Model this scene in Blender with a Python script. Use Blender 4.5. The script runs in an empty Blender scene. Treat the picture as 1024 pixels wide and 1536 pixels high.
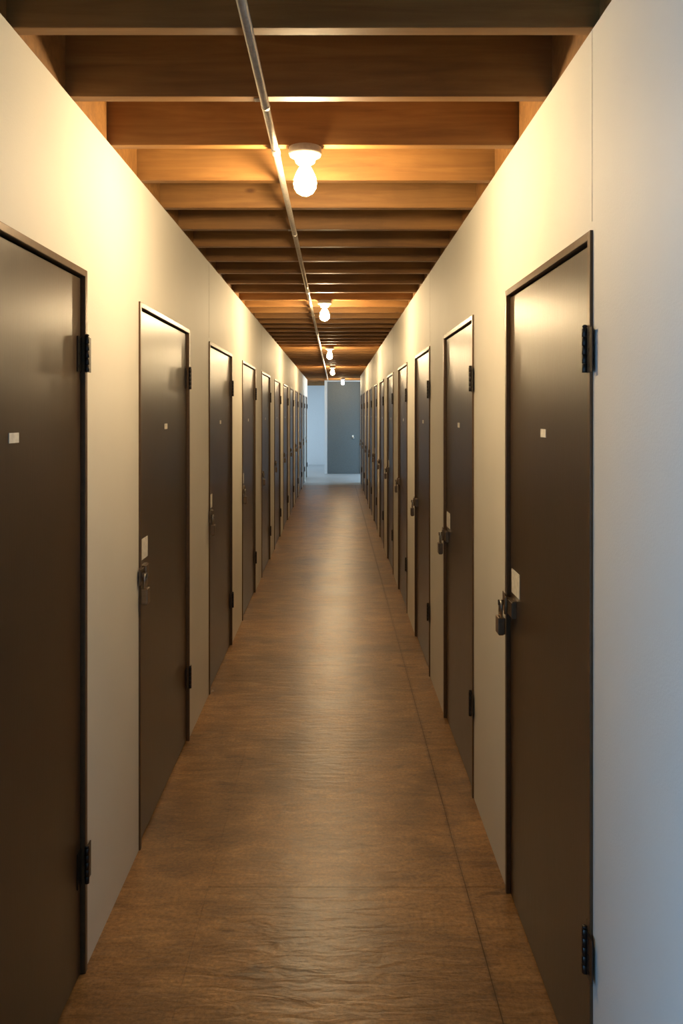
import bpy, bmesh, math, random
from mathutils import Vector, Matrix
random.seed(4)
scene = bpy.context.scene
scene.view_settings.view_transform = 'Standard'
scene.view_settings.look = 'None'
scene.view_settings.exposure = 0.0
L, R, H, TOP = 0.72, 0.575, 1.6, 2.46
DH = 2.01
# ---------------------------------------------------------------- materials
def newmat(name):
    m = bpy.data.materials.new(name); m.use_nodes = True
    nt = m.node_tree; b = nt.nodes['Principled BSDF']
    return m, nt, b
def N(nt, t, **kw):
    n = nt.nodes.new(t)
    for k, v in kw.items(): setattr(n, k, v)
    return n
def ramp(nt, stops):
    r = nt.nodes.new('ShaderNodeValToRGB')
    e = r.color_ramp.elements
    e[0].position, e[0].color = stops[0][0], (*stops[0][1], 1)
    e[1].position, e[1].color = stops[-1][0], (*stops[-1][1], 1)
    for p, c in stops[1:-1]:
        x = e.new(p); x.color = (*c, 1)
    return r
def coords(nt, scale, rand=False):
    tc = N(nt, 'ShaderNodeTexCoord'); mp = N(nt, 'ShaderNodeMapping')
    mp.inputs['Scale'].default_value = scale
    nt.links.new(tc.outputs['Object'], mp.inputs['Vector'])
    if rand:
        oi = N(nt, 'ShaderNodeObjectInfo'); mm = N(nt, 'ShaderNodeMath', operation='MULTIPLY')
        mm.inputs[1].default_value = 37.0
        nt.links.new(oi.outputs['Random'], mm.inputs[0])
        cb = N(nt, 'ShaderNodeCombineXYZ')
        for i in range(3): nt.links.new(mm.outputs[0], cb.inputs[i])
        nt.links.new(cb.outputs[0], mp.inputs['Location'])
    return mp
def noise(nt, vec, scale, detail=4, rough=0.55, dist=0.0):
    n = N(nt, 'ShaderNodeTexNoise')
    n.inputs['Scale'].default_value = scale; n.inputs['Detail'].default_value = detail
    n.inputs['Roughness'].default_value = rough; n.inputs['Distortion'].default_value = dist
    nt.links.new(vec.outputs[0], n.inputs['Vector'])
    return n
def mix(nt, a, b, fac, mode='MIX'):
    m = N(nt, 'ShaderNodeMix', data_type='RGBA', blend_type=mode)
    if isinstance(fac, float): m.inputs[0].default_value = fac
    else: nt.links.new(fac, m.inputs[0])
    nt.links.new(a, m.inputs[6]); nt.links.new(b, m.inputs[7])
    return m.outputs[2]
def math_(nt, op, a, b=None, c=None):
    n = N(nt, 'ShaderNodeMath', operation=op)
    for i, v in enumerate((a, b, c)):
        if v is None: continue
        if isinstance(v, (int, float)): n.inputs[i].default_value = v
        else: nt.links.new(v, n.inputs[i])
    return n.outputs[0]
def bump(nt, b, h, strength, dist):
    n = N(nt, 'ShaderNodeBump'); n.inputs['Strength'].default_value = strength
    n.inputs['Distance'].default_value = dist
    nt.links.new(h, n.inputs['Height']); nt.links.new(n.outputs[0], b.inputs['Normal'])
def simple(name, col, rough=0.5, metal=0.0):
    m, nt, b = newmat(name)
    mp = coords(nt, (1, 1, 1)); n = noise(nt, mp, 60, 3)
    r = ramp(nt, [(0.3, tuple(c*0.85 for c in col)), (0.7, tuple(min(1, c*1.1) for c in col))])
    nt.links.new(n.outputs['Fac'], r.inputs[0]); nt.links.new(r.outputs[0], b.inputs['Base Color'])
    b.inputs['Roughness'].default_value = rough; b.inputs['Metallic'].default_value = metal
    return m

# painted drywall
M_wall, nt, b = newmat('drywall_paint')
mp = coords(nt, (1, 1, 1)); n1 = noise(nt, mp, 1.3, 5); n2 = noise(nt, mp, 160, 4, 0.7)
r = ramp(nt, [(0.3, (0.735, 0.705, 0.625)), (0.7, (0.795, 0.765, 0.685))])
nt.links.new(n1.outputs['Fac'], r.inputs[0]); nt.links.new(r.outputs[0], b.inputs['Base Color'])
b.inputs['Roughness'].default_value = 0.62
bump(nt, b, n2.outputs['Fac'], 0.35, 0.002)
M_seam = simple('drywall_seam', (0.60, 0.56, 0.48), 0.8)
M_endwall = simple('end_wall_paint', (0.60, 0.64, 0.67), 0.7)

# dark stained door
M_door, nt, b = newmat('door_stained_wood')
mp = coords(nt, (40, 40, 1.3), True); n1 = noise(nt, mp, 7, 6, 0.7, 0.1)
mp2 = coords(nt, (1, 1, 0.7), True); n2 = noise(nt, mp2, 2.0, 4)
r1 = ramp(nt, [(0.3, (0.033, 0.019, 0.010)), (0.7, (0.072, 0.045, 0.026))])
r2 = ramp(nt, [(0.3, (0.75, 0.75, 0.75)), (0.7, (1.15, 1.1, 1.05))])
nt.links.new(n1.outputs['Fac'], r1.inputs[0]); nt.links.new(n2.outputs['Fac'], r2.inputs[0])
nt.links.new(mix(nt, r1.outputs[0], r2.outputs[0], 1.0, 'MULTIPLY'), b.inputs['Base Color'])
rr = ramp(nt, [(0.3, (0.28,)*3), (0.7, (0.36,)*3)])
nt.links.new(n1.outputs['Fac'], rr.inputs[0]); nt.links.new(rr.outputs[0], b.inputs['Roughness'])
b.inputs['Specular IOR Level'].default_value = 0.65
bump(nt, b, n1.outputs['Fac'], 0.3, 0.001)

M_frame = simple('door_frame_edge', (0.12, 0.07, 0.034), 0.35, 0.3)
M_hinge = simple('hinge_dark_steel', (0.05, 0.045, 0.042), 0.35, 0.8)
M_lock = simple('lock_bronze', (0.22, 0.16, 0.11), 0.32, 0.8)
M_steel = simple('shackle_steel', (0.45, 0.44, 0.42), 0.28, 0.95)
M_card = simple('paper_label', (0.85, 0.82, 0.74), 0.8)
M_pipe = simple('galvanized_conduit', (0.60, 0.55, 0.48), 0.35, 0.6)
M_porc = simple('porcelain', (0.38, 0.34, 0.29), 0.3)

# joist lumber
def lumber(name, c0, c1, c2):
    m, nt, b = newmat(name)
    mp = coords(nt, (1.0, 14, 14)); n1 = noise(nt, mp, 2.2, 6, 0.6, 0.6)
    mp2 = coords(nt, (1.2, 2.2, 1.0)); n2 = noise(nt, mp2, 1.6, 4)
    mp3 = coords(nt, (3.0, 7.0, 7.0)); v = N(nt, 'ShaderNodeTexVoronoi'); v.inputs['Scale'].default_value = 1.0
    nt.links.new(mp3.outputs[0], v.inputs['Vector'])
    r1 = ramp(nt, [(0.25, c0), (0.5, c1), (0.75, c2)])
    r2 = ramp(nt, [(0.3, (0.72, 0.70, 0.68)), (0.7, (1.12, 1.08, 1.02))])
    rk = ramp(nt, [(0.03, (0.35, 0.25, 0.2)), (0.09, (1, 1, 1))])
    nt.links.new(n1.outputs['Fac'], r1.inputs[0]); nt.links.new(n2.outputs['Fac'], r2.inputs[0])
    nt.links.new(v.outputs['Distance'], rk.inputs[0])
    a = mix(nt, r1.outputs[0], r2.outputs[0], 1.0, 'MULTIPLY')
    nt.links.new(mix(nt, a, rk.outputs[0], 0.8, 'MULTIPLY'), b.inputs['Base Color'])
    b.inputs['Roughness'].default_value = 0.6
    bump(nt, b, n1.outputs['Fac'], 0.3, 0.002)
    return m
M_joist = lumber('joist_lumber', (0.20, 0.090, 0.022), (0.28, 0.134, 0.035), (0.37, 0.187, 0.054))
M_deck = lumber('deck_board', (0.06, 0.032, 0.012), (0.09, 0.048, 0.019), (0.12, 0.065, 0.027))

# plywood floor
M_floor, nt, b = newmat('plywood_floor')
mp = coords(nt, (1.6, 6, 1)); n1 = noise(nt, mp, 2.4, 7, 0.66, 1.0)
mp2 = coords(nt, (1, 1, 1)); n2 = noise(nt, mp2, 2.2, 8, 0.70, 0.4); n3 = noise(nt, mp2, 75, 4, 0.75)
mp4 = coords(nt, (1.3, 3.2, 1)); n4 = noise(nt, mp4, 2.6, 4, 0.6, 0.8)
mp5 = coords(nt, (4.0, 14, 1)); n5 = noise(nt, mp5, 2.4, 3, 0.5, 0.6)
r1 = ramp(nt, [(0.30, (0.255, 0.134, 0.047)), (0.5, (0.385, 0.214, 0.084)), (0.70, (0.52, 0.31, 0.135))])
r2 = ramp(nt, [(0.32, (0.50, 0.47, 0.45)), (0.60, (1.10, 1.07, 1.02))])
r3 = ramp(nt, [(0.35, (0.62, 0.60, 0.58)), (0.65, (1.18, 1.16, 1.12))])
r4 = ramp(nt, [(0.28, (0.35, 0.30, 0.27)), (0.37, (1, 1, 1))])
nt.links.new(n1.outputs['Fac'], r1.inputs[0]); nt.links.new(n2.outputs['Fac'], r2.inputs[0]); nt.links.new(n4.outputs['Fac'], r4.inputs[0]); nt.links.new(n3.outputs['Fac'], r3.inputs[0])
a = mix(nt, r1.outputs[0], r2.outputs[0], 1.0, 'MULTIPLY')
a = mix(nt, a, r3.outputs[0], 1.0, 'MULTIPLY')
a = mix(nt, a, r4.outputs[0], 0.8, 'MULTIPLY')
# grime gathered along the right sheet joint
tc = N(nt, 'ShaderNodeTexCoord'); sx = N(nt, 'ShaderNodeSeparateXYZ'); nt.links.new(tc.outputs['Object'], sx.inputs[0])
wob = math_(nt, 'MULTIPLY', n2.outputs['Fac'], 0.03)
d1 = math_(nt, 'ABSOLUTE', math_(nt, 'SUBTRACT', sx.outputs[0], 0.44))
dm = math_(nt, 'DIVIDE', d1, wob)
r6 = ramp(nt, [(0.1, (0.5, 0.48, 0.46)), (1.0, (1, 1, 1))])
nt.links.new(dm, r6.inputs[0])
nt.links.new(mix(nt, a, r6.outputs[0], 0.6, 'MULTIPLY'), b.inputs['Base Color'])
rr = ramp(nt, [(0.3, (0.30,)*3), (0.7, (0.38,)*3)])
nt.links.new(n2.outputs['Fac'], rr.inputs[0]); nt.links.new(rr.outputs[0], b.inputs['Roughness'])
b.inputs['Specular IOR Level'].default_value = 0.7
hh = math_(nt, 'ADD', n5.outputs['Fac'], math_(nt, 'MULTIPLY', n3.outputs['Fac'], 0.08))
bump(nt, b, hh, 0.5, 0.0065)
M_gap = simple('floor_gap', (0.12, 0.07, 0.035), 0.9)
M_conc = simple('far_concrete_floor', (0.42, 0.44, 0.45), 0.4)
M_grey = simple('grey_door_paint', (0.105, 0.125, 0.13), 0.5)

def emis(name, col, s):
    m = bpy.data.materials.new(name); m.use_nodes = True; nt = m.node_tree
    b = nt.nodes['Principled BSDF']
    b.inputs['Base Color'].default_value = (*col, 1)
    b.inputs['Emission Color'].default_value = (*col, 1); b.inputs['Emission Strength'].default_value = s
    return m
M_bulb = emis('bulb_glow', (1.0, 0.735, 0.41), 590)

# ---------------------------------------------------------------- helpers
def box(bm, x0, x1, y0, y1, z0, z1, mi=0):
    if x0 > x1: x0, x1 = x1, x0
    if y0 > y1: y0, y1 = y1, y0
    vs = [bm.verts.new((x, y, z)) for z in (z0, z1) for x, y in ((x0, y0), (x1, y0), (x1, y1), (x0, y1))]
    for f in ((3, 2, 1, 0), (4, 5, 6, 7), (0, 1, 5, 4), (1, 2, 6, 5), (2, 3, 7, 6), (3, 0, 4, 7)):
        fc = bm.faces.new([vs[i] for i in f]); fc.material_index = mi
def lathe(bm, prof, seg=24, center=(0, 0, 0), mi=0, smooth=True):
    rings = []
    for r, z in prof:
        rings.append([bm.verts.new((center[0]+r*math.cos(2*math.pi*i/seg), center[1]+r*math.sin(2*math.pi*i/seg), center[2]+z)) for i in range(seg)])
    for a, c in zip(rings, rings[1:]):
        for i in range(seg):
            f = bm.faces.new((a[i], a[(i+1) % seg], c[(i+1) % seg], c[i])); f.smooth = smooth; f.material_index = mi
    for rg in (rings[0], rings[-1]):
        f = bm.faces.new(rg); f.material_index = mi
def obj(name, bm, mats, parent=None, bevel=0.0, loc=None):
    bmesh.ops.recalc_face_normals(bm, faces=bm.faces)
    me = bpy.data.meshes.new(name); bm.to_mesh(me); bm.free()
    for m in mats: me.materials.append(m)
    o = bpy.data.objects.new(name, me); scene.collection.objects.link(o)
    if loc: o.location = loc
    if parent: o.parent = parent
    if bevel:
        md = o.modifiers.new('bevel', 'BEVEL'); md.width = bevel; md.segments = 2; md.limit_method = 'ANGLE'
    return o
def empty(name, loc=(0, 0, 0)):
    e = bpy.data.objects.new(name, None); e.location = loc; e.empty_display_size = 0.1
    scene.collection.objects.link(e); return e

# ---------------------------------------------------------------- door layout
left = [(1.34+1.66*i, 2.36+1.66*i) for i in range(12)]
left = [d for d in left if d[1] < 20.8]
right = [(1.832+1.575*i, 2.75+1.575*i) for i in range(11)]
LEND, REND = 21.0, 18.95
LST, RST = 0.95, -2.6
TH = 0.11
def wall(name, side, y0, y1, doors):
    bm = bmesh.new()
    xa, xb = (-L-TH, -L) if side < 0 else (R, R+TH)
    cur = y0
    for a, c in doors:
        box(bm, xa, xb, cur, a, 0, TOP)
        box(bm, xa, xb, a, c, DH, TOP)
        cur = c
    box(bm, xa, xb, cur, y1, 0, TOP)
    # fine taped seams (real raised strips)
    fx = (-L, -L+0.0008) if side < 0 else (R-0.0008, R)
    for k, (a, c) in enumerate(doors):
        if (k % 2 == 0 and side > 0) or k in (2, 4, 7):
            yy = a+0.004
            box(bm, fx[0], fx[1], yy, yy+0.0022, DH+0.02, TOP, 1)
    return obj(name, bm, [M_wall, M_seam])
wall('wall_left', -1, LST, LEND, left)
wall('wall_right', 1, RST, REND, right)

# ---------------------------------------------------------------- doors
dn = 0
def make_door(side, y0, y1, idx):
    global dn
    dn += 1
    W = y1-y0
    x = -L if side < 0 else R
    root = empty('door_%d' % dn, (x, (y0+y1)/2, 0))
    def B(bm, u0, u1, v0, v1, w0, w1, mi=0):
        # u along corridor, v up, w out of wall
        s = 1 if side < 0 else -1
        box(bm, s*w0, s*w1, u0, u1, v0, v1, mi)
    s = 1 if side < 0 else -1
    h = W/2
    F = 0.02
    bm = bmesh.new()   # frame
    B(bm, -h, -h+F, 0, DH, -0.10, 0.007); B(bm, h-F, h, 0, DH, -0.10, 0.007)
    B(bm, -h+F, h-F, DH-F, DH, -0.10, 0.007)
    B(bm, -h+F, -h+F+0.015, 0, DH-F, -0.085, -0.055); B(bm, h-F-0.015, h-F, 0, DH-F, -0.085, -0.055)
    B(bm, -h+F+0.015, h-F-0.015, DH-F-0.015, DH-F, -0.085, -0.055)
    obj('frame', bm, [M_frame], root, 0.002)
    bm = bmesh.new()
    B(bm, -h+F+0.004, h-F-0.004, 0.006, DH-F-0.005, -0.050, -0.006)
    obj('slab', bm, [M_door], root, 0.003)
    # hinges
    hs = 1 if side < 0 else -1   # hinge at far edge for left, near edge for right
    he = hs*(h-F-0.002)
    zl = 0.31 if side < 0 else 0.385
    zu = 1.768 if side < 0 else 1.742
    for k, zc in enumerate((zl, zu)):
        bm = bmesh.new()
        B(bm, he-hs*0.036, he-hs*0.003, zc-0.05, zc+0.05, -0.0055, -0.003)
        B(bm, he+hs*0.003, he+hs*0.045, zc-0.05, zc+0.05, 0.0072, 0.0100)
        for j in range(5):
            lathe(bm, [(0.0060, 0), (0.0066, 0.0006), (0.0066, 0.0190), (0.0060, 0.0196)], 14, (s*0.012, he, zc-0.05+j*0.0202))
        lathe(bm, [(0.003, 0), (0.006, 0.003), (0.006, 0.006), (0.003, 0.008)], 12, (s*0.012, he, zc+0.05))
        for sgn in (-1, 1):
            for dz in (-0.035, 0, 0.035):
                u = he+sgn*hs*0.022; w = 0.0100 if sgn > 0 else -0.003
                B(bm, u-0.004, u+0.004, zc+dz-0.004, zc+dz+0.004, w, w+0.0008)
        obj('hinge_%d' % (k+1), bm, [M_hinge], root)
    # number card
    bm = bmesh.new(); B(bm, -0.028, 0.028, 1.533, 1.556, -0.006, -0.0045)
    obj('number_card', bm, [M_card], root)
    # lock on opposite edge
    le = -hs*(h-F)           # slab edge
    d = hs                    # toward slab interior
    zc = 0.985 if side < 0 else 0.945
    zc += random.uniform(-0.012, 0.012)
    bm = bmesh.new()
    # hasp strap crossing the gap, folded over the staple
    B(bm, le+d*0.10, le-d*0.035, zc+0.006, zc+0.054, 0.0072, 0.0110)
    B(bm, le+d*0.10, le+d*0.03, zc+0.002, zc+0.058, -0.0058, 0.0072)
    B(bm, le-d*0.048, le-d*0.005, zc-0.002, zc+0.062, 0.0072, 0.0098)
    # staple loop
    B(bm, le-d*0.010, le-d*0.016, zc+0.022, zc+0.040, 0.0105, 0.032)
    # hinge knuckle of hasp
    lathe(bm, [(0.007, 0), (0.007, 0.056)], 12, (s*0.014, le+d*0.03, zc+0.002))
    obj('hasp', bm, [M_lock], root, 0.001)
    # padlock body: rounded, with shoulder and keyway cap
    bm = bmesh.new()
    B(bm, le-d*0.036, le+d*0.012, zc-0.072, zc-0.016, 0.0125, 0.036)
    B(bm, le-d*0.030, le+d*0.006, zc-0.076, zc-0.070, 0.0155, 0.033)
    obj('padlock_body', bm, [M_lock], root, 0.006)
    # shackle: swept arc
    bm = bmesh.new()
    pts = []
    cu = le-d*0.012; wr = 0.0235; rad = 0.015
    pts.append((cu-rad, zc-0.02)); pts.append((cu-rad, zc+0.022))
    for i in range(1, 12):
        a = math.pi-math.pi*i/12
        pts.append((cu+rad*math.cos(a), zc+0.022+rad*math.sin(a)))
    pts += [(cu+rad, zc+0.022), (cu+rad, zc-0.02)]
    rings = []
    for i, p in enumerate(pts):
        q0 = pts[max(i-1, 0)]; q1 = pts[min(i+1, len(pts)-1)]
        t = Vector((0, q1[0]-q0[0], q1[1]-q0[1])).normalized(); nx = Vector((1, 0, 0)); ny = t.cross(nx)
        rings.append([bm.verts.new(Vector((s*wr, p[0], p[1]))+0.0045*(math.cos(k*math.pi/4)*nx+math.sin(k*math.pi/4)*ny)) for k in range(8)])
    for a, c in zip(rings, rings[1:]):
        for i in range(8):
            f = bm.faces.new((a[i], a[(i+1) % 8], c[(i+1) % 8], c[i])); f.smooth = True
    bm.faces.new(rings[0]); bm.faces.new(rings[-1])
    obj('padlock_shackle', bm, [M_steel], root)
    if (side < 0 and idx in (1, 2, 3, 5, 8)) or (side > 0 and idx in (0, 1, 4, 6)):
        bm = bmesh.new(); z0 = 1.05 if side < 0 else 1.012
        B(bm, le+d*0.03, le+d*0.145, z0, z0+0.078, -0.006, -0.0045)
        obj('paper_tag', bm, [M_card], root)
for i, (a, c) in enumerate(left): make_door(-1, a, c, i)
for i, (a, c) in enumerate(right): make_door(1, a, c, i)

# ---------------------------------------------------------------- floor
bm = bmesh.new()
FE = 18.3
box(bm, -3.4, 0.9, -2.8, FE, -0.10, -0.002, 1)
rows = [(-3.4, -1.645, 0.6), (-1.645, -0.43, 1.7), (-0.43, 0.44, 0.33), (0.44, 0.9, 0.33)]
for k, (xa, xb, off) in enumerate(rows):
    cuts = [-2.8]+[off+2.44*i for i in range(-1, 9) if -2.8 < off+2.44*i < FE]+[FE]
    ga = 0.0004 if k < 3 else 0.0012
    gb = 0.0012 if k == 2 else 0.0004
    for a, c in zip(cuts, cuts[1:]):
        box(bm, xa+ga, xb-gb, a+0.0007, c-0.0007, -0.006, 0.0)
obj('floor', bm, [M_floor, M_gap])
bm = bmesh.new(); box(bm, -4.5, 3.0, FE, 26.0, -0.10, 0.0)
obj('floor_end_hall', bm, [M_conc])

# ---------------------------------------------------------------- ceiling
bm = bmesh.new()
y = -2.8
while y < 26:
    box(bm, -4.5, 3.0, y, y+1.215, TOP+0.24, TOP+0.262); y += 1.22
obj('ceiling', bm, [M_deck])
bm = bmesh.new()
jy = [1.83+0.4*i for i in range(-11, 60)]
for y in jy:
    dx = random.uniform(-0.004, 0.004)
    xa = -3.4 if y < LST else -L-TH
    xb = R+TH
    if y > 20.95: xa = -4.4
    if y > REND: xb = 2.9
    if y > 25.7: break
    box(bm, xa, xb, y+dx, y+dx+0.038, TOP+0.001, TOP+0.24)
jo = obj('ceiling_joists', bm, [M_joist], bevel=0.002)
bm = bmesh.new()
for y in jy:
    a, c = y+0.044, y+0.394
    if a > LST and c < LEND: box(bm, -L-0.050, -L-0.012, a, c, TOP+0.001, TOP+0.239)
    if c < REND: box(bm, R+0.012, R+0.050, a, c, TOP+0.001, TOP+0.239)
obj('joist_blocking', bm, [M_joist])

# ---------------------------------------------------------------- conduit
bm = bmesh.new()
px, pz, pr = -0.192, TOP-0.0165, 0.0115
def tube(bm, x, z, r, y0, y1, seg=16):
    a = [bm.verts.new((x+r*math.cos(2*math.pi*i/seg), y0, z+r*math.sin(2*math.pi*i/seg))) for i in range(seg)]
    c = [bm.verts.new((x+r*math.cos(2*math.pi*i/seg), y1, z+r*math.sin(2*math.pi*i/seg))) for i in range(seg)]
    for i in range(seg):
        f = bm.faces.new((a[i], a[(i+1) % seg], c[(i+1) % seg], c[i])); f.smooth = True
    bm.faces.new(a); bm.faces.new(c)
tube(bm, px, pz, pr, -2.5, 20.9)
for k in range(7):
    yc = -0.42+3.05*k
    tube(bm, px, pz, pr+0.0028, yc-0.03, yc+0.03)
for y in jy[::4]:
    if y < 20.8:
        box(bm, px-0.030, px-0.011, y+0.008, y+0.028, TOP-0.0025, TOP)
        box(bm, px-0.013, px-0.010, y+0.008, y+0.028, TOP-0.016, TOP)
        tube(bm, px, pz, pr+0.0012, y+0.010, y+0.026)
obj('electrical_conduit', bm, [M_pipe])

# ---------------------------------------------------------------- lamps
lamps = [(-0.098, 2.649), (-0.083, 6.249), (-0.075, 10.649), (-0.055, 15.049), (0.18, 20.249)]
for x, y in lamps:
    root = empty('ceiling_bulb_lamp', (x, y, TOP))
    bm = bmesh.new()
    lathe(bm, [(0.044, 0.0005), (0.053, -0.003), (0.054, -0.022), (0.050, -0.030), (0.036, -0.036), (0.031, -0.050), (0.026, -0.054), (0.020, -0.054)], 36)
    obj('porcelain_lampholder', bm, [M_porc], root)
    bm = bmesh.new()
    lathe(bm, [(0.0135, -0.054), (0.0145, -0.060), (0.022, -0.072), (0.030, -0.088), (0.0355, -0.104), (0.037, -0.118), (0.0345, -0.133), (0.026, -0.147), (0.013, -0.155), (0.001, -0.157)], 20)
    obj('light_bulb', bm, [M_bulb], root)

# ---------------------------------------------------------------- near lobby shell
bm = bmesh.new(); box(bm, -3.5, R+TH, -2.9, -2.8, 0, TOP+0.26); obj('wall_back', bm, [M_wall])
def window_wall(name, x0, x1, ya, yb, wy0, wy1, wz0, wz1):
    bm = bmesh.new()
    box(bm, x0, x1, ya, wy0, 0, TOP+0.26); box(bm, x0, x1, wy1, yb, 0, TOP+0.26)
    box(bm, x0, x1, wy0, wy1, 0, wz0); box(bm, x0, x1, wy0, wy1, wz1, TOP+0.26)
    obj(name, bm, [M_wall])
window_wall('wall_lobby_side', -3.5, -3.4, -2.8, 0.95, -2.2, 0.5, 0.1, 1.6)
bm = bmesh.new(); box(bm, -3.5, -L-TH, 0.95, 1.05, 0, TOP+0.26); obj('wall_lobby_partition', bm, [M_wall])
M_winframe = simple('window_frame_paint', (0.6, 0.6, 0.6), 0.5)
def window(name, x, y0, y1, z0, z1):
    bm = bmesh.new(); t = 0.04
    box(bm, x-0.03, x+0.03, y0, y1, z0, z0+t); box(bm, x-0.03, x+0.03, y0, y1, z1-t, z1)
    box(bm, x-0.03, x+0.03, y0, y0+t, z0+t, z1-t); box(bm, x-0.03, x+0.03, y1-t, y1, z0+t, z1-t)
    m = (y0+y1)/2; box(bm, x-0.02, x+0.02, m-0.02, m+0.02, z0+t, z1-t)
    obj(name, bm, [M_winframe])
window('window_1', -3.45, -2.2, 0.5, 0.1, 1.6)

def area(name, loc, rot, sx, sy, power, col):
    l = bpy.data.lights.new(name, 'AREA'); l.shape = 'RECTANGLE'; l.size = sx; l.size_y = sy
    l.energy = power; l.color = col
    o = bpy.data.objects.new(name, l); o.location = loc; o.rotation_euler = rot
    scene.collection.objects.link(o); return o
# daylight entering by the lobby window (points +x)
area('window_daylight', (-3.38, -0.85, 0.8), (0, -math.pi/2, 0), 1.3, 2.6, 120, (0.20, 0.53, 1.0))

# ---------------------------------------------------------------- far hall
bm = bmesh.new()
box(bm, -4.4, -0.29, 25.5, 25.6, 0, TOP+0.24)
obj('wall_end_far', bm, [M_endwall])
bm = bmesh.new()
box(bm, -0.29, 0.0-0.22, 21.7, 25.6, 0, TOP+0.24)      # return wall
box(bm, -0.22, 2.9, 21.7, 21.8, 2.44, TOP+0.24)
box(bm, 0.66, 2.9, 21.7, 21.8, 0, 2.44)
obj('wall_end', bm, [M_endwall])
dr = empty('door_40', (0.22, 21.7, 0))
bm = bmesh.new(); box(bm, -0.435, 0.435, 0.02, 0.065, 0.005, 2.435); obj('slab', bm, [M_grey], dr, 0.003)
bm = bmesh.new(); lathe(bm, [(0.02, 0), (0.028, 0.01), (0.028, 0.03), (0.015, 0.04)], 16)
o = obj('knob', bm, [M_steel], dr, loc=(0.25, 0.02, 0.95)); o.rotation_euler = (math.pi/2, 0, 0)
bm = bmesh.new(); box(bm, 0.22, 0.26, 0.018, 0.0198, 0.93, 1.02); obj('lock_plate', bm, [M_card], dr)
bm = bmesh.new()
box(bm, -4.5, -4.4, 18.9, 25.6, 0, TOP+0.26)
box(bm, -4.4, -L-TH, 18.9, 19.0, 0, TOP+0.24)
obj('wall_end_left', bm, [M_endwall])
bm = bmesh.new()
box(bm, 2.9, 3.0, 18.9, 21.8, 0, TOP+0.26); box(bm, R+TH, 2.9, 18.85, 18.95, 0, TOP+0.24)
obj('wall_end_right', bm, [M_endwall])
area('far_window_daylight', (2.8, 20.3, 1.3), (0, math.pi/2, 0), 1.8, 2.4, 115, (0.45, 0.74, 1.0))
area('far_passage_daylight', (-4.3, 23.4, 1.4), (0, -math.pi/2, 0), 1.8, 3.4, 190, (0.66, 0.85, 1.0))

# ---------------------------------------------------------------- world & camera
w = bpy.data.worlds.new('world'); scene.world = w; w.use_nodes = True
bg = w.node_tree.nodes['Background']; bg.inputs[0].default_value = (0.5, 0.65, 0.9, 1); bg.inputs[1].default_value = 0.6
cam = bpy.data.cameras.new('camera'); co = bpy.data.objects.new('camera', cam); scene.collection.objects.link(co)
co.location = (0, 0, H); co.rotation_euler = (math.pi/2, 0, 0)
cam.sensor_fit = 'VERTICAL'; cam.sensor_height = 36; cam.sensor_width = 24
cam.lens = 1230/1536*36; cam.shift_x = 9/1536; cam.shift_y = -148/1536
cam.clip_start = 0.02; cam.clip_end = 100
scene.camera = co
